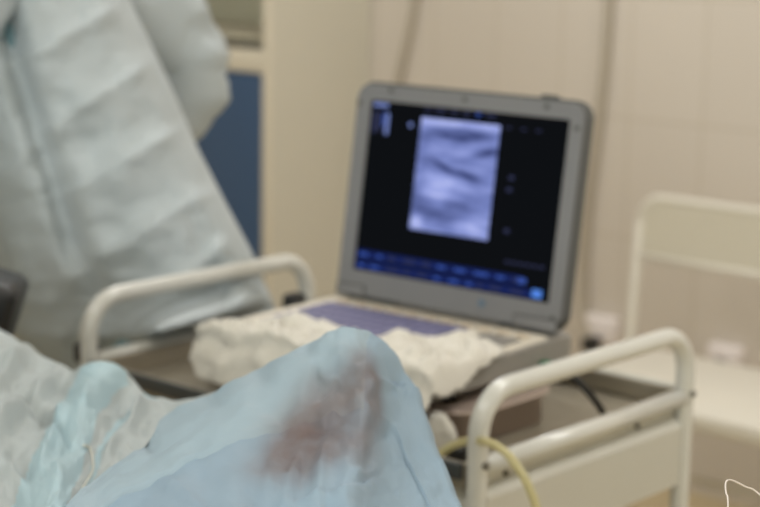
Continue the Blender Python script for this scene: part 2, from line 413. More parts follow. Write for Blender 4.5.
# ------------------------------------------------------------------ chair
t = empty('chair', (-.105, 1.7, 0)); tag(t, 'cream chair with perforated backrest standing against the tiled wall', 'chair')
xl, xr = -.302, .302
pts = [(xl, .15, .0), (xl, .17, .44), (xl, .195, .745)] + arc((xl+.055, .2, .75), (xl, .2, .75), (xl+.055, .2, .805)) + arc((xr-.055, .2, .75), (xr-.055, .2, .805), (xr, .2, .75)) + [(xr, .17, .44), (xr, .15, .0)]
MB().tube(pts, .0105, 12).build('back_frame', M['chair'], t)
bk = MB()
bk.prism(rrect(xl+.004, xr-.004, .672, .802, .045), 'y', .192, .202); bk.build('backrest', M['weave'], t)
for z in (.672,):
    MB().tube([(xl, .19, z), (xr, .19, z)], .007).build('backrest_rail', M['chair'], t)
sb = MB(); sb.prism(rrect(-.317, .317, -.195, .205, .05), 'z', .43, .464, smooth=False)
bmesh.ops.bevel(sb.bm, geom=[e for e in sb.bm.edges if abs(e.verts[0].co.z-e.verts[1].co.z) < 1e-5], offset=.012, segments=4, profile=.5, affect='EDGES')
so = sb.build('seat', M['chair'], t)
for p_ in so.data.polygons: p_.use_smooth = True
for sx in (-1, 1):
    MB().tube([(sx*.285, -.16, .42), (sx*.295, -.17, 0)], .0115).build('leg', M['chair'], t)
MB().tube([(-.302, .16, .2), (.302, .16, .2)], .007).build('stretcher', M['chair'], t)

# ------------------------------------------------------------------ instrument trolley
TZ = .85; TL = .65; TW = .407; HH = .0765; R_ = .0115
tr = empty('instrument_trolley', (0, 0, 0)); tag(tr, 'cream enamel instrument trolley with steel tray and looped handles carrying the laptop', 'trolley')
for x in (0, TL):
    rb = .05; zt = TZ+HH
    pts = [(x, 0, .11), (x, 0, .5), (x, 0, zt-rb)] + arc((x, rb, zt-rb), (x, 0, zt-rb), (x, rb, zt))[1:] + [(x, TW/2, zt)] + arc((x, TW-rb, zt-rb), (x, TW-rb, zt), (x, TW, zt-rb)) + [(x, TW, .5), (x, TW, .11)]
    MB().tube(pts, R_, 18).build('handle', M['enamel'], tr)
    MB().tube([(x, R_*.6, TZ-.006), (x, TW-R_*.6, TZ-.006)], R_*.92, 16).build('rail', M['enamel'], tr)
    s_ = 1 if x else -1
    pr_ = [(.004, -.008), (-.004, -.022), (-.006, -.029), (.003, -.037), (.006, -.042), (.006, -.115), (-.004, -.115), (-.004, -.05), (-.014, -.03), (-.010, -.004)]
    pm = MB().prism([(x+s_*a, TZ+z) for a, z in pr_], 'y', .0125, TW-.0125).build('end_panel', M['panel'], tr)
    for y in (.054, .31):
        MB().sphere((x-s_*.003, y, TZ-.024), .004, (1, 1, 1), 10).build('screw', M['screw'], pm)
# tray
tb = MB(); a0, a1, b0, b1 = R_+.002, TL-R_-.002, -.006, TW+.016
zt, zf, th = TZ-.002, TZ-.028, .006
tb.box(a0, a1, b0, b1, zf-.004, zf); tb.box(a0, a0+th, b0, b1, zf, zt, .001); tb.box(a1-th, a1, b0, b1, zf, zt, .001)
tb.box(a0+th, a1-th, b0, b0+th, zf, zt, .001); tb.box(a0+th, a1-th, b1-th, b1, zf, zt, .001)
tb.build('tray', M['steel'], tr)
MB().box(a0, a1, b0-.007, b0-.0005, TZ-.020, TZ-.001, .002).build('front_edge_strip', M['edge'], tr)
MB().tube([(a0, b1+.003, TZ-.004), (a1, b1+.003, TZ-.004)], .006, 12).build('back_rail', M['panel'], tr)
for y in (.004, TW-.008):
    MB().box(a0, a1, y, y+.012, TZ-.115, zf-.006, .002).build('side_panel', M['panel'], tr)
for x, y in ((-.012, .012), (-.004, TW-.016)):
    MB().box(x-.014, x+.013, y-.022, y+.012, TZ-.012, TZ+(.018 if y < .1 else .026), .009, 4).build('corner_clip', M['rubber'], tr)
for x, y in ((TL+.006, -.001), (TL+.006, TW)):
    MB().sphere((x+.006, y, TZ), .0045, (1, 1, 1), 12).build('corner_bolt', M['screw'], tr)
MB().box(.015, TL-.015, .0, TW, .25, .268, .004).box(.0, .03, -.004, TW+.004, .245, .272, .003).box(TL-.03, TL, -.004, TW+.004, .245, .272, .003).build('lower_shelf', M['panel'], tr)
for x in (0, TL):
    for y in (0, TW):
        c = MB().tube([(x-.011, y, .04), (x+.011, y, .04)], .04, 22).build('caster', M['rubber'], tr)
        MB().box(x-.018, x+.018, y-.012, y+.012, .075, .115, .004).build('fork', M['tablemetal'], c)

# ------------------------------------------------------------------ steel pan under the laptop
pan = MB(); po = rrect(.10, .558, .092, .285, .05, 8); pi = [(x+(.329-x)*.035, y+(.189-y)*.05) for x, y in po]
pr3 = lambda pl_, z: [(x, y, z) for x, y in pl_]
rows = [pr3(pi, zf+.0015), pr3(pi, TZ+.006), pr3([((a+c)/2, (b_+d)/2) for (a, b_), (c, d) in zip(pi, po)], TZ+.0125), pr3(po, TZ+.0135), pr3(po, TZ+.0095), pr3([(x+(.329-x)*.02, y+(.189-y)*.03) for x, y in po], TZ+.0055)]
V = pan.grid(rows[:2], closed=True); pan.grid([rows[1], rows[5], rows[4], rows[3], rows[2]], closed=True)
pan.bm.faces.new([pan.bm.verts.new(p) for p in rows[2]]); pan.bm.faces.new([pan.bm.verts.new(p) for p in rows[0]])
bmesh.ops.remove_doubles(pan.bm, verts=pan.bm.verts[:], dist=1e-5)
o = pan.build('steel_pan', M['pan']); tag(o, 'shallow stainless steel pan with a rolled rim lying in the tray under the laptop', 'pan')

# ------------------------------------------------------------------ ultrasound laptop
lp = empty('ultrasound_laptop', (.148, .3135, TZ+.0145), .0509); tag(lp, 'grey portable ultrasound laptop, open, its lit screen showing a blue scan', 'laptop')
BD = .28; BZ = .0435; LW = .369; LH = .2935; TI = .1534
bb = MB(); bb.prism(rrect(0, LW, -BD, .035, .02), 'z', .0165, BZ)
bmesh.ops.bevel(bb.bm, geom=[e for e in bb.bm.edges if abs(e.verts[0].co.z-e.verts[1].co.z) < 1e-5], offset=.006, segments=3, profile=.5, affect='EDGES')
bb.build('base', M['base'], lp)
for fx_, fy_ in ((.03, -.03), (LW-.03, -.03), (.03, -.195), (LW-.03, -.195)):
    MB().tube([(fx_, fy_, 0), (fx_, fy_, .0175)], [.011, .009], 16).build('foot', M['rubber'], lp)
MB().prism(rrect(.008, LW-.008, -BD+.008, -.012, .014), 'z', BZ, BZ+.0015).build('deck', M['deck'], lp)
kp = MB().prism(rrect(.03, .262, -.20, -.05, .006), 'z', BZ+.0015, BZ+.003).build('keyboard_panel', M['purple'], lp)
kb = MB()
for r in range(6):
    for c in range(13):
        kb.box(.036+c*.0172, .036+c*.0172+.0148, -.193+r*.0235, -.193+r*.0235+.0195, BZ+.003, BZ+.0062, .0015)
kb.build('keys', M['key'], kp)
hb = MB()
for c in range(11):
    x = .035+c*.029
    MB().box(x, x+.017, -.043, -.031, BZ+.0015, BZ+.006, .002).build('button', M['button'], lp)
MB().box(.29, .345, -.12, -.055, BZ+.0015, BZ+.004, .001).build('touch_pad', M['base'], lp)
MB().tube([(.315, -.17, BZ+.0015), (.315, -.17, BZ+.009)], [.022, .019], 20).build('dial', M['button'], lp)
# lid: local x along the width, local z up the lid, leaning back
lid_m = Matrix.Translation((0, 0, BZ+.002)) @ Matrix.Rotation(-TI, 4, 'X')
def lidobj(mb, name, mat, parent):
    mb.bm.transform(lid_m) if name != 'display' else None
    return mb.build(name, mat, parent)
lb = MB(); lb.prism(rrect(.0, LW, .002, LH, .024, 8), 'y', .003, .014)
lb.prism(rrect(.003, LW-.003, .004, LH-.003, .022, 8), 'y', -.002, .003)
lid = lidobj(lb, 'lid', M['lidedge'], lp)
# bezel with a window
bz = MB(); out_ = rrect(.0035, LW-.0035, .0045, LH-.0035, .021, 8); AX0, AX1, AZ0, AZ1 = .0272, .346, .0378, .2685
n_ = len(out_); inn = []
for x, z in out_:
    inn.append((min(max(x, AX0), AX1), min(max(z, AZ0), AZ1)))
bz.grid([[(x, -.0055, z) for x, z in out_], [(x, -.0055, z) for x, z in inn], [(x, -.0022, z) for x, z in inn]], closed=True)
bz.grid([[(x, -.0055, z) for x, z in out_], [(x, -.002, z) for x, z in out_]], closed=True)
bmesh.ops.remove_doubles(bz.bm, verts=bz.bm.verts[:], dist=1e-6)
bzo = lidobj(bz, 'bezel', M['lid'], lid)
for p_ in bzo.data.polygons: p_.use_smooth = False
# display (lit screen)
M['screen_black'] = emit('screen_black', rgb(15, 17, 20), 1.0)
M['ui_blue'] = emit('ui_dark_blue', rgb(24, 36, 88), 1.0)
M['ui_mid'] = emit('ui_blue', rgb(58, 84, 164), 1.0)
M['ui_light'] = emit('ui_light', rgb(120, 136, 196), 1.0)
M['ui_dim'] = emit('ui_dim', rgb(52, 56, 84), 1.0)
M['ui_icon'] = emit('ui_icon', rgb(84, 134, 224), 1.0)
ds = MB(); Yd = -.0028
def dq(x0, x1, z0, z1, mi, lift=1):
    ds.quad([(x0, Yd-lift*.00012, z0), (x1, Yd-lift*.00012, z0), (x1, Yd-lift*.00012, z1), (x0, Yd-lift*.00012, z1)], mi)
dq(AX0, AX1, AZ0, AZ1, 0, 0)
dq(SX0, SX1, SZ0, SZ1, 1)
dq(AX0+.002, .318, AZ0+.002, .0515, 2); dq(AX0+.002, .30, .0545, .066, 2)
rnd = random.Random(3)
for zc in (.0445, .0600):
    x = AX0+.006
    while x < .305:
        w_ = rnd.uniform(.008, .022)
        dq(x, min(x+w_, .308), zc-.002, zc+.002, rnd.choice((3, 3, 5, 5)), 2); x += w_+rnd.uniform(.006, .016)
dq(.318, .333, .0415, .0525, 6, 2)
dq(.2935, .3075, .0565, .064, 3, 2)
dq(.0305, .056, .2605, .2655, 4); dq(.031, .038, .225, .254, 5)
for x0, x1, z0, z1, c in ((.041, .0465, .228, .252, 5), (.0535, .0595, .224, .253, 4), (.048, .0515, .235, .252, 3)): dq(x0, x1, z0, z1, c)
dq(.0935, .0995, .2375, .2435, 4)
x = .118
while x < .235:
    w_ = rnd.uniform(.008, .016); dq(x, x+w_, .2615, .2655, rnd.choice((5, 3, 5))); x += w_+.009
for x, z in ((.267, .1878), (.2655, .1723), (.269, .1199)): dq(x-.004, x+.004, z-.0025, z+.0025, 5)
x = .272
while x < .325: dq(x, x+.007, .0795, .0825, 5); x += .0105
x = .25
while x < .325: dq(x, x+.008, .2495, .2515, 5) if rnd.random() < .4 else None; x += .0115
dso = ds.build('display', [M['screen_black'], M['scan'], M['ui_blue'], M['ui_mid'], M['ui_light'], M['ui_dim'], M['ui_icon']], lid, fix=False)
dso.matrix_local = lid_m
for x, z in ((.008, .263), (LW-.011, .259), (.06, LH-.010), (.31, LH-.0115), (.183, LH-.0125), (.355, .020)):
    lidobj(MB().tube([(x, -.0052, z), (x, -.0075, z)], .0035, 12), 'bumper', M['grey_dot'], lid)
lidobj(MB().box(.297, .317, -.003, .012, LH-.001, LH+.0035, .0012), 'latch', M['grey_dot'], lid)
lidobj(MB().box(.2985, .362, -.0085, -.0056, .004, .0165, .001).box(.2985-.002, .362+.002, -.0072, -.0056, .002, .0188, mi=1), 'hinge_cover', [M['lid'], M['lidedge']], lid)
lidobj(MB().box(.006, .05, -.0085, -.0056, .004, .0165, .001).box(.006-.002, .05+.002, -.0072, -.0056, .002, .0188, mi=1), 'hinge_cover', [M['lid'], M['lidedge']], lid)
lidobj(MB().tube([(.2455, -.0056, .0235), (.2455, -.0068, .0235)], .0048, 16), 'badge', M['badge'], lid)
for x0, x1 in ((.02, .10), (.27, .35)):
    MB().tube([(x0, .006, BZ+.001), (x1, .006, BZ+.001)], .0055, 14).build('hinge', M['lidedge'], lp)

# green plug at the rear right corner of the laptop
t = empty('cable_connector', (.5205, .285, TZ+.033)); tag(t, 'small green connector plugged in beside the laptop at the rear corner', 'connector')
MB().box(.0, .022, -.006, .006, -.006, .006, .002).build('connector_body', M['green'], t)
MB().tube(smooth_path([(.02, 0, 0), (.04, .004, -.005), (.06, .02, -.03), (.062, .05, -.062)]), .0045, 8).build('lead', M['rubber'], t)

# ------------------------------------------------------------------ crumpled white cloths
lpm = Matrix.Translation((.148, .3135, 0)) @ Matrix.Rotation(.0509, 4, 'Z')
def crumple(name, outline, label, seed, h=.02, amp=.02, group=None, freq=30, front=-.287, right=LW+.006):
    """bunched cloth lying over the laptop front edge; outline in laptop coordinates"""
    pts = np.array(smooth_path(outline+[outline[0]], 10))[:-1]; c = pts.mean(0); nr = 26
    def support(x, y):
        top = TZ+.0145+BZ+.006
        d = max(front-y, 0); e = max(x-right, 0); d2 = max(0-x, 0)*1.0
        drop = lambda q, s: s*(1-math.exp(-(q/.011)**1.5)) if q > 0 else 0
        return top - drop(d, .058) - drop(e, .03) - drop(d2, .03)
    rows = []
    for i in range(nr+1):
        f = i/nr; row = []
        for p in pts:
            q = c+(p-c)*f; wob = 1+.05*fbm(p[0]*40+seed, p[1]*40, 2)*f
            q = c+(p-c)*f*wob
            n1 = fbm(q[0]*freq*.7+seed, q[1]*freq*.7, seed*.37, 3); n2 = abs(fbm(q[0]*freq*.55+seed*2, q[1]*freq*.8, 5.5+seed, 3))
            sp = support(q[0], q[1]); inner = 1-f**5
            z = sp + inner*(h*(.6+.6*n1) - amp*math.exp(-(n2/.10)**2)*.55 + .004)
            z = max(z, sp+.0008)
            # hanging front: pleats push in and out
            hang = max(0, min(1, (TZ+.060-sp)/.03))
            px_ = .020*fbm(q[0]*30+seed, sp*30, 1.1, 3)*hang*(1 if f < 1 else .6); tk = .013*math.exp(-((sp-(TZ+.047+.006*math.sin(q[0]*40+seed)))/.0065)**2) if q[1] < front else 0
            row.append(tuple(lpm @ Vector((q[0]+.4*px_, q[1]-abs(px_)*.9+tk, z))))
        rows.append(row)
    under = [[tuple(Vector(p)+Vector((0, 0, -.003))) for p in rows[nr]]]
    b = MB(); b.grid(rows+under, closed=True)
    bmesh.ops.remove_doubles(b.bm, verts=b.bm.verts[:], dist=1e-5)
    o = b.build(name, M['gauze']); tag(o, label, 'cloth', 'gauze cloths on the laptop'); return o
crumple('gauze_cloth', [(.022, -.258), (.036, -.225), (.062, -.19), (.10, -.17), (.17, -.178), (.235, -.20), (.255, -.26), (.24, -.303), (.17, -.308), (.08, -.308), (.03, -.303), (.008, -.285)],
        'crumpled white gauze cloth over the left front of the laptop keyboard', 1.3)
crumple('gauze_cloth', [(.215, -.16), (.265, -.150), (.31, -.118), (.345, -.108), (.368, -.125), (.380, -.20), (.386, -.26), (.378, -.300), (.33, -.308), (.27, -.308), (.22, -.306), (.205, -.24)],
        'crumpled white gauze cloth over the right front of the laptop, beside the tented drape', 4.7)
# small white pad standing in the tray by the pan
g = MB(); rows = []
for i in range(9):
    f = i/8; row = []
    for k in range(20):
        a = 2*PI*k/20; r = .017*(1+.18*math.sin(3*a+f*2))*(1-.5*max(0, f-.7)/.3)
        row.append((.545+r*math.cos(a)*1.1+.002*math.sin(f*5), .062+r*math.sin(a)*.8, zf+.001+f*.048))
    rows.append(row)
g.grid(rows, closed=True); g.bm.verts.ensure_lookup_table()
g.bm.faces.new([g.bm.verts[i] for i in range(20)]); g.bm.faces.new([g.bm.verts[8*20+i] for i in range(20)])
o = g.build('gauze_pad', M['gauze']); tag(o, 'small rolled white gauze pad standing in the tray beside the drape', 'gauze')

# black connector and yellow tube
t = empty('tube_clamp', (.582, .052, zf+.001)); tag(t, 'small black clamp lying in the tray next to the near handle post', 'clamp')
MB().box(-.011, .011, -.014, .014, 0, .022, .005, 3).build('jaw', M['rubber'], t)
MB().box(-.006, .006, .008, .03, .006, .014, .003, 3).build('lever', M['rubber'], t)
p = smooth_path([at(424, 478, 1.99), at(436, 458, 1.97), at(452, 446, 1.955), at(472, 440.5, 1.925), at(490, 443, 1.885), at(506, 453, 1.85), at(520, 471, 1.832), at(530, 490, 1.826), at(538, 515, 1.825), at(543, 560, 1.825)], 10)
o = MB().tube(p, .0046, 12).build('rubber_tube', M['tube']); tag(o, 'pale yellow rubber tube arching over the trolley end rail', 'tube')

# ------------------------------------------------------------------ people: bodies grown with a skin modifier
def body(name, joints, edges, radii, mat, parent, root=0, sub=2):
    me = bpy.data.meshes.new(name); me.from_pydata([tuple(float(c) for c in j) for j in joints], edges, [])
    o = bpy.data.objects.new(name, me); COL.objects.link(o)
    md = o.modifiers.new('skin', 'SKIN'); md.use_smooth_shade = True; md.branch_smoothing = .6
    for i, r in enumerate(radii): me.skin_vertices[0].data[i].radius = (r if hasattr(r, '__len__') else (r, r))
    me.skin_vertices[0].data[root].use_root = True
    sb_ = o.modifiers.new('sub', 'SUBSURF'); sb_.levels = sub; sb_.render_levels = sub
    bpy.context.view_layer.update()
    dg = bpy.context.evaluated_depsgraph_get()
    m2 = bpy.data.meshes.new_from_object(o.evaluated_get(dg)); bpy.data.objects.remove(o); bpy.data.meshes.remove(me)
    m2.name = name; m2.materials.clear()
    for p_ in m2.polygons: p_.use_smooth = True; p_.material_index = 0
    return link(name, m2, mat, parent)

# --- assistant in a gown, leaning forward over the patient
GD = 2.655
K = GD/FPX
def G(ax, z, d=0.):
    """assistant's own frame: ax = metres to the right of the hip line, z height, d = metres further from the patient side"""
    base = at(155, 330, GD)
    return np.array([base[0], base[1], 0]) + E1*ax + E2*d + np.array([0, 0, z])
as_ = empty('person', tuple(G(.05, 0))); tag(as_, 'person in a pale blue-green surgical gown bending forward behind the trolley', 'person')
def rel(o, p):
    o.location = tuple(-Vector(p.location)); return o
J = [G(.03, .93), G(-.06, 1.09), G(-.19, 1.27), G(-.25, 1.40), G(-.32, 1.47), G(-.40, 1.54), G(-.44, 1.62),
     G(.0, .88, -.09), G(.02, .48, -.09), G(.03, .09, -.09), G(-.09, .04, -.10),
     G(.0, .88, .09), G(.07, .48, .09), G(.12, .09, .09), G(.0, .04, .09),
     G(-.24, 1.36, -.07), G(-.34, 1.14, -.15), G(-.50, 1.04, -.14),
     G(-.2, 1.36, .18), G(.045, 1.165, .26), G(-.2, 1.07, .2)]
Ed = [(0, 1), (1, 2), (2, 3), (3, 4), (4, 5), (5, 6), (0, 7), (7, 8), (8, 9), (9, 10), (0, 11), (11, 12), (12, 13), (13, 14), (3, 15), (15, 16), (16, 17), (3, 18), (18, 19), (19, 20)]
Rd = [.09, .08, .085, .07, .055, .075, .085, .085, .055, .038, .038, .085, .055, .038, .038, .05, .04, .03, .05, .04, .03]
bd = body('body', J, Ed, Rd, M['cloth_dark'], as_); rel(bd, as_)
# hands with fingers (gloved)
def hand(wrist, direction, side, curl, mat, parent, owner):
    d_ = Vector(direction).normalized(); s_ = Vector(side).normalized(); dn = d_.cross(s_).normalized()
    j = [Vector(wrist), Vector(wrist)+d_*.045, ]; e = [(0, 1)]; r = [(.026, .02), (.036, .017)]
    for k, (off, ln) in enumerate(((-.03, .07), (-.01, .08), (.011, .075), (.03, .06))):
        a = j[1]+s_*off+d_*.03; i0 = len(j); j.append(a); e.append((1, i0)); r.append((.0095, .0095))
        b_ = a+(d_*math.cos(curl)+dn*math.sin(curl))*ln*.5; j.append(b_); e.append((i0, i0+1)); r.append((.0085, .0085))
        c_ = b_+(d_*math.cos(2*curl)+dn*math.sin(2*curl))*ln*.5; j.append(c_); e.append((i0+1, i0+2)); r.append((.007, .007))
    i0 = len(j); a = j[0]+d_*.02-s_*.03; j.append(a); e.append((0, i0)); r.append((.012, .012))
    b_ = a+(d_*.7-s_*.5+dn*.3)*.045; j.append(b_); e.append((i0, i0+1)); r.append((.009, .009))
    return body('glove', j, e, r, mat, parent, 0, 1)
h = hand(J[17], J[17]-J[16], E2, .35, M['glove'], as_, as_); rel(h, as_)
h = hand(J[20], J[20]-J[19], E2, .35, M['glove'], as_, as_); rel(h, as_)
# head wear and face
M['lips'] = pbr('lips', rgb(176, 110, 100), .5)
def head(hc, f, up, parent, owner):
    """egg-shaped head looking along f, crown towards up"""
    f, up = Vector(f).normalized(), Vector(up).normalized(); sd = up.cross(f).normalized(); up = f.cross(sd)
    rot = Matrix((sd, f, up)).transposed().to_4x4(); rot.translation = hc
    h = MB().sphere((0, 0, 0), .1, (.76, .95, 1.15), 28)
    for v in h.bm.verts:
        if v.co.z < 0: k = -v.co.z/.115; v.co.x *= 1-.32*k; v.co.y = v.co.y*(1-.22*k)+.012*k
        v.co.y -= .006*math.exp(-((abs(v.co.x)-.03)/.016)**2-((v.co.z-.005)/.016)**2) if v.co.y > 0 else 0
        v.co.y += .022*math.exp(-(v.co.x/.011)**2-((v.co.z+.022)/.022)**2) if v.co.y > 0 else 0
    for q in (-1, 1): h.sphere((q*.075, -.012, -.008), .026, (.35, .7, 1.15), 12)
    h.bm.transform(rot); ho = h.build('head', M['skin'], parent); rel(ho, owner)
    for q in (-1, 1):
        e = MB().sphere((q*.031, .083, .005), .0105, (1, .6, .7), 12); e.bm.transform(rot); e.build('eye', M['hair'], ho)
    l = MB().sphere((0, .083, -.056), .018, (1, .4, .35), 12); l.bm.transform(rot); l.build('mouth', M['lips'], ho)
    return ho
hc = Vector(G(-.445, 1.60))
ho = head(hc, -Vector(E1)+Vector((0, 0, -.45)), Vector((0, 0, 1))-Vector(E1)*.45, as_, as_)
cp = MB().sphere(tuple(hc+Vector(E1)*.012+Vector((0, 0, .035))), .106, (1, 1, 1.0), 24)
bmesh.ops.bisect_plane(cp.bm, geom=cp.bm.verts[:]+cp.bm.edges[:]+cp.bm.faces[:], plane_co=hc+Vector((0, 0, .03)), plane_no=(Vector(E1)*.35+Vector((0, 0, 1))).normalized(), clear_inner=True)
rel(cp.build('surgical_cap', M['cap'], as_), as_)
mk = MB().sphere(tuple(hc+Vector(E1)*-.012+Vector((0, 0, -.045))), .1, (.98, .98, .9), 24)
bmesh.ops.bisect_plane(mk.bm, geom=mk.bm.verts[:]+mk.bm.edges[:]+mk.bm.faces[:], plane_co=hc-Vector(E1)*.03, plane_no=-Vector(E1), clear_inner=True)
bmesh.ops.bisect_plane(mk.bm, geom=mk.bm.verts[:]+mk.bm.edges[:]+mk.bm.faces[:], plane_co=hc+Vector((0, 0, -.012)), plane_no=(0, 0, -1), clear_inner=True)
rel(mk.build('face_mask', M['fold'], as_), as_)
for i in (10, 14):
    a = Vector(J[i-1]); b_ = Vector(J[i])
    sm = MB(); dr = (b_-a); dr.z = 0; dr.normalize()
    sm.tube(smooth_path([tuple(a-dr*.05+Vector((0, 0, -.045))), tuple(a+dr*.02+Vector((0, 0, -.04))), tuple(a+dr*.12+Vector((0, 0, -.05))), tuple(a+dr*.2+Vector((0, 0, -.06)))]), [.043+.006*math.sin(q/24*PI) - (.016 if q > 20 else 0) for q in range(25)], 16)
    so = sm.build('shoe', M['shoe'], as_)
    for v in so.data.vertices: v.co.z = max(v.co.z, .002)
    rel(so, as_)

# gown: loft of rings down the leaning trunk; measured outline (right, left edge in photo px at a row)
LV = [(-175, 40, -150, .10, .10), (-140, 62, -150, .14, .14), (-60, 104, -140, .17, .17), (0, 130, -118, .175, .175), (75, 166, -84, .175, .175), (150, 199, -46, .17, .17), (205, 227, -16, .165, .17),
      (250, 251, -8, .16, .175), (300, 272, 0, .145, .18), (335, 283, 14, .13, .18), (352, 288, 24, .10, .18), (372, 288, 46, .085, .18), (450, 288, 40, .085, .18), (600, 292, 34, .09, .19), (760, 298, 28, .10, .20)]
ys = np.array([l[0] for l in LV], float)
NL, NA = 230, 150
crs = [((45, 130), (145, 66)), ((72, 190), (172, 132)), ((105, 255), (205, 192)), ((150, 300), (225, 245)), ((20, 60), (110, 10))]
def seg_d(x, y, a, b):
    (x0, y0), (x1, y1) = a, b; L_ = math.hypot(x1-x0, y1-y0); tx, ty = (x1-x0)/L_, (y1-y0)/L_
    s = (x-x0)*tx+(y-y0)*ty; d = (x-x0)*(-ty)+(y-y0)*tx
    fade = 1/(1+math.exp(-(s+6)/6))*1/(1+math.exp((s-L_-6)/6))
    return d, fade
rows = []
for i in range(NL):
    y = -175+ (760+175)*(i/(NL-1))**1.25
    rr_, ll, rn, rf = (np.interp(y, ys, [l[k] for l in LV]) for k in (1, 2, 3, 4))
    c, hw = (rr_+ll)/2, (rr_-ll)/2; row = []
    for k in range(NA):
        a = 2*PI*k/NA; ca, sa = math.cos(a), math.sin(a)
        ex = .85
        cx_ = math.copysign(abs(ca)**ex, ca); sx_ = math.copysign(abs(sa)**ex, sa)
        px = c+hw*cx_; dd = -(rn if sa > 0 else rf)*sx_
        off = 0.
        if sa > 0:
            for (p0, p1) in crs:
                d, fd = seg_d(px, y, p0, p1)
                # packing crease: facet bends on both sides, sharp lip
                off -= fd*.021*(math.exp(d/6.5) if d < 0 else math.exp(-d/20))
            # long vertical fold down the trunk
            d, fd = seg_d(px, y, (5, 20), (75, 260)); off += fd*.030*math.exp(-(d/11)**2) - fd*.014*math.exp(-((d+22)/14)**2)
            d, fd = seg_d(px, y, (112, -60), (222, 180)); off -= fd*.010*math.exp(-(d/6)**2) - fd*.010*math.exp(-((d-16)/10)**2)
            d, fd = seg_d(px, y, (60, 150), (110, 330)); off += fd*.012*math.exp(-(d/12)**2)
            d, fd = seg_d(px, y, (190, 210), (235, 330)); off += fd*.007*math.exp(-(d/9)**2)
            off += .010*fbm(px/60, y/50, 3, 4) + .007*math.cos((px-.45*y)/13.)*(.5+.5*fbm(px/50, y/90, 9, 2))
            ye = 341-(px-144)*.294; sg = lambda q: 1/(1+math.exp(-max(-40, min(40, q))))
            off -= max(.04, .175-(px-140)*.0011)*sg((y-ye+20)/5)*sg((ye-y)/.8)*sg((px-140)/4)*sg((292-px)/5)
        else:
            off -= .012*fbm(px/60, y/140, 8, 3)
        row.append(tuple(at(px, y, GD+dd+off)))
    rows.append(row)
# heights: rings must stay above the floor
rows = [[(p[0], p[1], max(p[2], .16)) for p in r] for r in rows]
gb = MB(); gb.grid(rows, closed=True)
go = gb.build('gown', M['gown'], as_); rel(go, as_)
# sleeves
def sleeve(pts, rad, seed):
    P_ = smooth_path(pts, 14); R2 = np.interp(np.linspace(0, 1, len(P_)), np.linspace(0, 1, len(rad)), rad)
    b = MB(); b.tube(P_, R2, 36, cap=False)
    for v in b.bm.verts:
        n1 = fbm(v.co.x*9+seed, v.co.y*9, v.co.z*16)
        v.co += Vector((n1*.012, n1*.012, n1*.004))
    return rel(b.build('sleeve', M['gown'], as_), as_)
sleeve([G(-.20, 1.37, .16), G(-.10, 1.30, .22), G(-.012, 1.22, .26), G(.016, 1.165, .265), G(-.03, 1.10, .25), G(-.2, 1.07, .2)], [.10, .092, .08, .072, .066, .05], 2.)
sleeve([G(-.24, 1.36, -.08), G(-.31, 1.24, -.12), G(-.34, 1.13, -.16), G(-.40, 1.07, -.18), G(-.50, 1.04, -.14)], [.09, .085, .078, .068, .05], 5.)

# ------------------------------------------------------------------ operating table, patient, drapes
def Bd(a, h, z):
    return np.array([CAM[0], CAM[1], 0]) + E1*a + E2*h + np.array([0, 0, z])
ta = empty('operating_table', tuple(Bd(-.9, 1.46, 0)), -YAW); tag(ta, 'operating table with dark mattress hidden beneath the blue drapes', 'table')
MB().box(-1.0, .90, -.25, .25, .73, .80, .02, 3).build('mattress', M['mattress'], ta)
MB().box(-1.0, .90, -.25, .25, .69, .73, .006).build('table_top', M['tablemetal'], ta)
MB().box(-.2, .2, -.15, .15, .08, .69, .02).build('column', M['tablemetal'], ta)
MB().box(-.5, .6, -.22, .22, 0, .08, .02).build('foot', M['tablemetal'], ta)

def rbf(ctrl):
    A = np.array(ctrl, float); X, D = A[:, :2]/100, A[:, 2]; n = len(A)
    r = np.linalg.norm(X[:, None]-X[None], axis=2); Pm = np.c_[np.ones(n), X]
    S = np.block([[r, Pm], [Pm.T, np.zeros((3, 3))]]); w = np.linalg.solve(S, np.r_[D, 0, 0, 0])
    return lambda x, y: float(np.linalg.norm(X-np.array([x, y])/100, axis=1)@w[:n] + w[n]+w[n+1]*x/100+w[n+2]*y/100)

def resample(cols, n):
    a = np.array(cols, float); return np.array(smooth_path([np.r_[p, 0] for p in a], max(1, n//(len(a)-1))))[:, :2]

# blue drape, tented over the raised knee
T_ = [(40, 540), (100, 478), (147, 446), (166, 418), (207, 399), (262, 372), (310, 346), (335, 334), (355, 331), (371, 335), (385, 348), (400, 370), (415, 402), (432, 447), (446, 480), (456, 507), (469, 545)]
K_ = [(45, 545), (100, 485), (135, 460), (180, 431), (228, 402), (275, 374), (318, 347), (338, 337), (356, 335), (367, 343), (378, 360), (390, 382), (402, 412), (417, 454), (429, 485), (439, 510), (450, 548)]
C_ = [(50, 550), (107, 507), (150, 484), (195, 462), (240, 442), (280, 431), (315, 421), (335, 414), (352, 409), (364, 412), (374, 418), (388, 430), (400, 448), (412, 475), (424, 500), (434, 520), (445, 552)]
B_ = [(55, 600), (110, 600), (155, 600), (200, 600), (245, 600), (285, 600), (318, 600), (338, 600), (352, 600), (362, 600), (372, 600), (384, 600), (396, 600), (408, 600), (420, 600), (430, 600), (442, 600)]
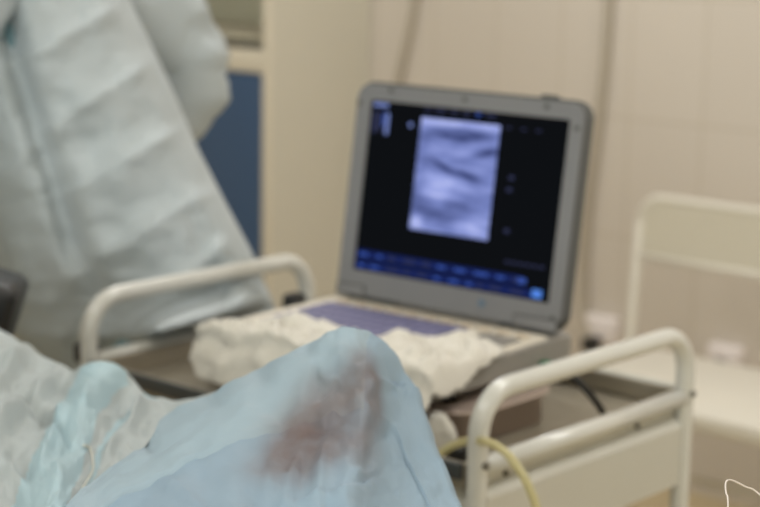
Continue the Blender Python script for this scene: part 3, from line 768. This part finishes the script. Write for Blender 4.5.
Dm = rbf([(40, 540, 1.40), (100, 478, 1.49), (147, 446, 1.545), (166, 418, 1.59), (207, 399, 1.61), (262, 372, 1.59), (310, 346, 1.555), (355, 331, 1.52), (388, 348, 1.545), (405, 370, 1.555), (422, 402, 1.545), (440, 445, 1.505), (465, 507, 1.445), (478, 545, 1.40),
          (100, 485, 1.475), (135, 460, 1.495), (158, 445, 1.503), (180, 431, 1.51), (204, 416, 1.515), (228, 402, 1.52), (250, 388, 1.523), (275, 374, 1.525), (298, 360, 1.524), (318, 347, 1.522), (338, 338, 1.518),
          (361, 350, 1.503), (368, 372, 1.483), (372, 392, 1.465), (370, 415, 1.445), (366, 440, 1.422), (361, 470, 1.393), (356, 507, 1.355), (350, 560, 1.305),
          (393, 400, 1.525), (384, 440, 1.478), (376, 480, 1.425), (372, 530, 1.37), (410, 450, 1.49), (430, 500, 1.44), (440, 540, 1.40), (405, 560, 1.36),
          (335, 385, 1.505), (325, 430, 1.465), (310, 470, 1.42), (300, 515, 1.365), (290, 570, 1.305),
          (240, 442, 1.462), (195, 462, 1.463), (150, 484, 1.45), (280, 431, 1.463), (315, 421, 1.462), (240, 470, 1.42), (200, 495, 1.405), (240, 520, 1.365), (160, 525, 1.385), (100, 545, 1.385), (110, 600, 1.32), (230, 595, 1.29), (400, 600, 1.32)])
n = 96
Tr, Kr, Cr, Br = (resample(q, n) for q in (T_, K_, C_, B_)); nc = len(Tr)
def blend(a, b, f): return a+(b-a)*f
rows2 = []; key = []
for f in np.linspace(0, 1, 8)[:-1]: rows2.append(blend(Tr, Kr, f)); key.append('t')
for f in np.linspace(0, 1, 22)[:-1]: rows2.append(blend(Kr, Cr, f)); key.append('h')
for f in np.linspace(0, 1, 44): rows2.append(blend(Cr, Br, f)); key.append('b')
rows = []
def wr(x, y):
    o_ = .006*fbm(x/38, y/30, 1.7, 4)
    # fine creases fanning from the knee
    for (p0, p1, a_, w_) in (((385, 392), (430, 405), -.006, 4), ((318, 415), (345, 400), -.003, 4), ((165, 480), (215, 520), -.005, 4), ((300, 455), (285, 505), -.006, 6), ((322, 455), (318, 510), -.004, 5), ((340, 350), (332, 420), -.004, 6),
                             ((312, 370), (296, 430), -.004, 7), ((240, 480), (270, 520), .004, 7), ((270, 470), (262, 520), -.003, 5), ((374, 400), (364, 486), .003, 6), ((395, 470), (440, 480), -.002, 8), ((385, 365), (398, 392), .004, 4), ((300, 507), (370, 488), -.006, 5)):
        d, fd = seg_d(x, y, p0, p1); o_ += 1.7*a_*fd*math.exp(-(d/w_)**2)
    return o_
for q, k_ in zip(rows2, key):
    row = []
    for (x, y) in q:
        st = .004*(1 if k_ != 'b' else 0)
        row.append(at(x, y, Dm(x, y))-np.array([0, 0, .8*wr(x, y)-st]))
    rows.append(row)
# far side: fabric falls away behind the crest
back = []
for s, (hz, dz) in enumerate(((.012, -.004), (.024, -.014), (.034, -.035), (.040, -.07), (.044, -.12), (.046, -.19))):
    r_ = []
    for j in range(nc):
        f = j/(nc-1); g = min(1, max(0, (f-.45)/.3)); hz_ = hz*(.6+.4*g); lim = (.35 if f < .4 else 1.)
        dv = E2*(1-.2*g)+E1*(.1+.12*g)
        fold = 1+.25*math.sin(j*.35)*(s/5)
        r_.append(rows[0][j]+dv/np.linalg.norm(dv)*hz_*fold*(1 if f > .4 else .7)+np.array([0, 0, dz*lim]))
    back.insert(0, r_)
front = [[p-E2*d_+np.array([0, 0, z_]) for p in rows[-1]] for d_, z_ in ((.04, -.004), (.08, -.012), (.11, -.03), (.13, -.07), (.138, -.14), (.142, -.26))]
allr = back+rows+front
allr = [list(r)+[r[-1]+E1*e_+np.array([0, 0, z_]) for e_, z_ in ((.014, -.02), (.024, -.06), (.03, -.12), (.033, -.2))] for r in allr]
nb = len(back)
ih0 = nb+7; ih1 = nb+7+21
nc0 = nc-1; jh = int(round(nc0*9/16))
db = MB(); db.grid(allr[:nb+1]); db.grid(allr[ih1:]); db.grid([r[jh:] for r in allr[nb:ih1+1]])
bmesh.ops.remove_doubles(db.bm, verts=db.bm.verts[:], dist=1e-6)
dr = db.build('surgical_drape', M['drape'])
hb = MB(); hb.grid([r[:jh+1] for r in allr[nb:ih1+1]]); hb.build('lit_band', M['drape_lit'], dr)['label'] = 'band above the crease, painted paler as if lit'  # crest band of the same drape, its brighter light put into the colour
SKIN_TINT = [(tuple(at(x, y, Dm(x, y))), r, a) for x, y, r, a in ((360, 358, .014, .6), (368, 380, .018, .9), (374, 408, .018, .9), (368, 432, .018, .5), (345, 385, .020, .6), (335, 415, .026, .7), (305, 425, .026, .7), (320, 450, .026, .7), (290, 452, .026, .7), (272, 468, .022, .6), (350, 448, .024, .5), (300, 475, .022, .4), (318, 390, .018, .4))]  # brown patches where skin shows through, painted into the drape colour
for k_ in ('drape', 'drape_lit'): tint_through(M[k_], SKIN_TINT, rgb(110, 90, 86), .9)
tag(dr, 'pale blue surgical drape tented over a raised knee, brownish skin tint painted in below its peak', 'drape')

# white sheet to its left with a pale blue fold
TLs = [(-120, 262, 2.03), (-60, 292, 2.0), (-25, 312, 1.975), (0, 329, 1.96), (25, 346, 1.945), (50, 360, 1.93), (70, 371, 1.915), (80, 366, 1.885), (92, 361, 1.87), (106, 361, 1.87), (120, 367, 1.875), (133, 381, 1.88), (147, 395, 1.87), (175, 401, 1.84), (215, 391, 1.78), (260, 376, 1.73), (310, 362, 1.70)]
BLs = [(-150, 600), (-100, 600), (-60, 600), (-30, 600), (-5, 600), (10, 600), (20, 600), (27, 600), (35, 600), (45, 600), (58, 600), (80, 600), (105, 600), (140, 600), (185, 600), (230, 600), (280, 600)]
Dl = rbf([p for p in TLs] + [(92, 375, 1.84), (84, 400, 1.745), (72, 435, 1.64), (58, 475, 1.535), (45, 507, 1.455), (30, 560, 1.37), (20, 600, 1.30),
          (68, 395, 1.84), (52, 430, 1.735), (35, 470, 1.62), (18, 507, 1.515), (0, 400, 1.79), (0, 450, 1.655), (-10, 520, 1.475), (-60, 400, 1.8), (-80, 500, 1.53), (-150, 600, 1.34), (-30, 600, 1.315),
          (122, 395, 1.855), (110, 425, 1.765), (98, 460, 1.655), (85, 507, 1.515), (70, 560, 1.40), (60, 600, 1.34),
          (150, 420, 1.77), (135, 440, 1.70), (160, 450, 1.66), (130, 480, 1.585), (190, 430, 1.70), (240, 420, 1.66), (180, 507, 1.50), (120, 540, 1.44), (280, 600, 1.36), (150, 600, 1.36), (280, 480, 1.52)])
tl = resample([p[:2] for p in TLs], 176); bl = resample(BLs, 176); nc = len(tl)
def wl(x, y):
    o_ = .010*fbm(x/40, y/28, 6.1, 4)
    o_ -= .003*math.sin((x+.55*y)/9.5+2.2*fbm(x/60, y/60, 4, 2))*(.5+fbm(x/70, y/80, 12, 2))
    for (p0, p1, a_, w_) in (((-10, 400), (30, 345), -.012, 7), ((5, 430), (62, 372), -.010, 6), ((-30, 470), (10, 410), -.010, 8), ((40, 470), (58, 420), -.008, 5), ((15, 395), (55, 425), .009, 5), ((30, 440), (80, 400), -.004, 6), ((0, 360), (35, 380), -.004, 6), ((112, 452), (140, 412), -.010, 5), ((140, 412), (168, 396), -.010, 5), ((128, 466), (158, 455), .006, 3),
                             ((150, 398), (172, 412), .005, 4), ((0, 470), (40, 430), .005, 6), ((-20, 430), (20, 480), -.005, 7), ((60, 385), (30, 400), .004, 5), ((128, 420), (118, 450), .005, 5), ((150, 440), (185, 420), .003, 5)):
        d, fd = seg_d(x, y, p0, p1); o_ += 2.0*a_*fd*math.exp(-(d/w_)**2)
    return o_
NR = 80; rows = []; pxs = []
for f in np.linspace(0, 1, NR)**1.15:
    q = blend(tl, bl, f); pxs.append(q); rows.append([at(x, y, Dl(x, y))-np.array([0, 0, .8*wl(x, y)*min(1, .25+f*8)]) for x, y in q])
back = []
for s, (hz, dz) in enumerate(((.012, -.004), (.022, -.014), (.030, -.04), (.035, -.09), (.038, -.2), (.040, -.36))):
    back.insert(0, [rows[0][j]+E2*hz*(1+.2*math.sin(j*.5)*(s/5))+np.array([0, 0, dz]) for j in range(nc)])
# the pale blue folds are their own strips of faces
front = [[p-E2*d_+np.array([0, 0, z_]) for p in rows[-1]] for d_, z_ in ((.04, -.003), (.08, -.008), (.12, -.016), (.15, -.04), (.165, -.10), (.17, -.2), (.173, -.32))]
allr = back+rows+front; pxr = [pxs[0]]*len(back)+pxs+[pxs[-1]+np.array([0., 900.])]*len(front)
ext = [(-.48, -.002), (-.36, 0), (-.24, 0), (-.12, 0)]
allr = [[r[0]+E1*e_+np.array([0, 0, z_+(0 if not (len(back) <= i < len(back)+len(rows)) else (.962-r[0][2])*min(1, -e_/.3))]) for e_, z_ in ext]+list(r) for i, r in enumerate(allr)]
pxr = [np.vstack([np.full((len(ext), 2), -5000.), q]) for q in pxr]; nc = len(allr[0])
FL = [(300, 95, 150), (361, 84, 128), (372, 78, 126), (386, 71, 128), (394, 66, 112), (410, 58, 101), (440, 42, 92), (507, 8, 68), (610, -45, 40)]
FS = [(393, 143, 172), (397, 140, 163), (404, 133, 148), (416, 121, 132), (430, 111, 120), (447, 100, 108), (470, 90, 98), (490, 80, 88)]
def inside(tab, x, y):
    yy = [t_[0] for t_ in tab]
    return yy[0] <= y <= yy[-1] and np.interp(y, yy, [t_[1] for t_ in tab]) <= x <= np.interp(y, yy, [t_[2] for t_ in tab])
def strip(sel, name, mat, parent=None):
    b = bmesh.new(); V = {}
    def vv(i, j):
        if (i, j) not in V: V[i, j] = b.verts.new(tuple(allr[i][j]))
        return V[i, j]
    for i in range(len(allr)-1):
        for j in range(nc-1):
            x, y = (pxr[i][j]+pxr[i+1][j+1])/2
            k = 1 if inside(FL, x, y) else (2 if inside(FS, x, y) else 0)
            if k == sel:
                f_ = b.faces.new((vv(i, j), vv(i, j+1), vv(i+1, j+1), vv(i+1, j))); f_.smooth = True
    mb = MB(); mb.bm.free(); mb.bm = b
    return mb.build(name, mat, parent)
sh = strip(0, 'patient_sheet', M['sheet']); tag(sh, 'wrinkled whitish sheet over the patient, left of the tented blue drape', 'sheet')
strip(1, 'fold', M['fold'], sh)['label'] = 'broad pale blue raised fold'
strip(2, 'fold', M['fold'], sh)['label'] = 'narrow pale blue curved fold'

# patient under the drapes
pt = empty('person', tuple(Bd(-.6, 1.48, .8))); tag(pt, 'person lying covered beneath the drapes with a knee raised', 'person')
sk = lambda x, y, o: tuple(at(x, y, Dm(x, y)+o))
q_ = lambda *v: tuple(Bd(*v))
J = [q_(-.42, 1.40, .845), q_(-.62, 1.46, .88), q_(-.80, 1.46, .88), q_(-.96, 1.46, .88), q_(-1.08, 1.46, .88), q_(-1.20, 1.46, .885),
     sk(170, 520, .15), sk(235, 490, .10), sk(300, 440, .075), sk(350, 380, .055), sk(358, 425, .072), sk(350, 500, .08),
     q_(-.42, 1.37, .86), q_(-.2, 1.36, .85), q_(-.05, 1.37, .845),
     q_(-.93, 1.60, .87), q_(-.72, 1.66, .86), q_(-.52, 1.66, .855), q_(-.93, 1.32, .87), q_(-.72, 1.27, .86), q_(-.52, 1.28, .855)]
Ed = [(0, 1), (1, 2), (2, 3), (3, 4), (4, 5), (0, 6), (6, 7), (7, 8), (8, 9), (9, 10), (10, 11), (0, 12), (12, 13), (13, 14), (3, 15), (15, 16), (16, 17), (3, 18), (18, 19), (19, 20)]
Rd = [.045, .05, .055, .05, .042, .05, .038, .04, .038, .025, .028, .026, .04, .035, .03, .04, .033, .025, .04, .033, .025]
bo = body('body', J, Ed, Rd, M['skin'], pt); rel(bo, pt)
hp = Vector(q_(-1.24, 1.46, .90)); head(hp, (0, 0, 1), -Vector(E1), pt, pt)
cpp = MB().sphere((0, 0, 0), .108, (.8, .98, 1.1), 24); bmesh.ops.bisect_plane(cpp.bm, geom=cpp.bm.verts[:]+cpp.bm.edges[:]+cpp.bm.faces[:], plane_co=(0, 0, .045), plane_no=(0, -.3, 1), clear_inner=True)
up_, f_ = -Vector(E1), Vector((0, 0, 1)); m4 = Matrix((up_.cross(f_), f_, up_)).transposed().to_4x4(); m4.translation = hp; cpp.bm.transform(m4)
rel(cpp.build('surgical_cap', M['cap'], pt), pt)

# thin clear line on the sheet; white lead loop in the foreground; black pad at the far left
pl_ = [(84, 445), (90, 448), (93, 460), (92, 472), (84, 486), (77, 500), (72, 520)]
o = MB().tube(smooth_path([at(x, y, Dl(x, y)-.012) for x, y in pl_], 8), .0015, 8).build('infusion_line', M['line']); tag(o, 'thin clear infusion line curving over the sheet beside the blue fold', 'line')
pl_ = [(432, 600, 1.325), (470, 650, 1.30), (560, 690, 1.27), (680, 680, 1.25), (725, 590, 1.25), (728, 507, 1.26), (726, 493, 1.265), (725.5, 484, 1.27), (728, 480.2, 1.275), (734, 481, 1.28), (745, 486.5, 1.285), (760, 495, 1.29), (800, 540, 1.29), (850, 640, 1.28)]
w3 = [at(*q) for q in pl_]; e_ = w3[-1]
p = smooth_path(w3+[e_+np.array([.01, 0, -.3]), np.array([e_[0]+.02, e_[1], .003])], 8)
o = MB().tube(p, .00062, 8).build('lead_wire', M['wire']); tag(o, 'thin white wire bent in a loop at the lower right corner in front', 'wire')

t = empty('arm_board', tuple(at(-52, 292, 2.15))); tag(t, 'black padded arm board just showing at the left edge above the sheet', 'arm board')
mw = Matrix.Rotation(-YAW, 4, 'Z')
ab = MB().box(-.13, .085, -.05, .05, -.052, .040, .014, 3); ab.bm.transform(Matrix.Rotation(.32, 4, 'Y')); ab.bm.transform(mw)
ab.build('pad', M['padblack'], t)
ap = MB().tube([(-.04, 0, -.03), (-.05, -.0, -.17), (-.05, -.03, -.21), (-.05, -.40, -.23)], .012); ap.bm.transform(mw); ap.build('support', M['tablemetal'], t)

# ------------------------------------------------------------------ view
SC.view_settings.view_transform = 'Standard'; SC.view_settings.look = 'None'; SC.view_settings.gamma = 1.0
SC.view_settings.use_curve_mapping = False
SC.view_settings.exposure = -0.09
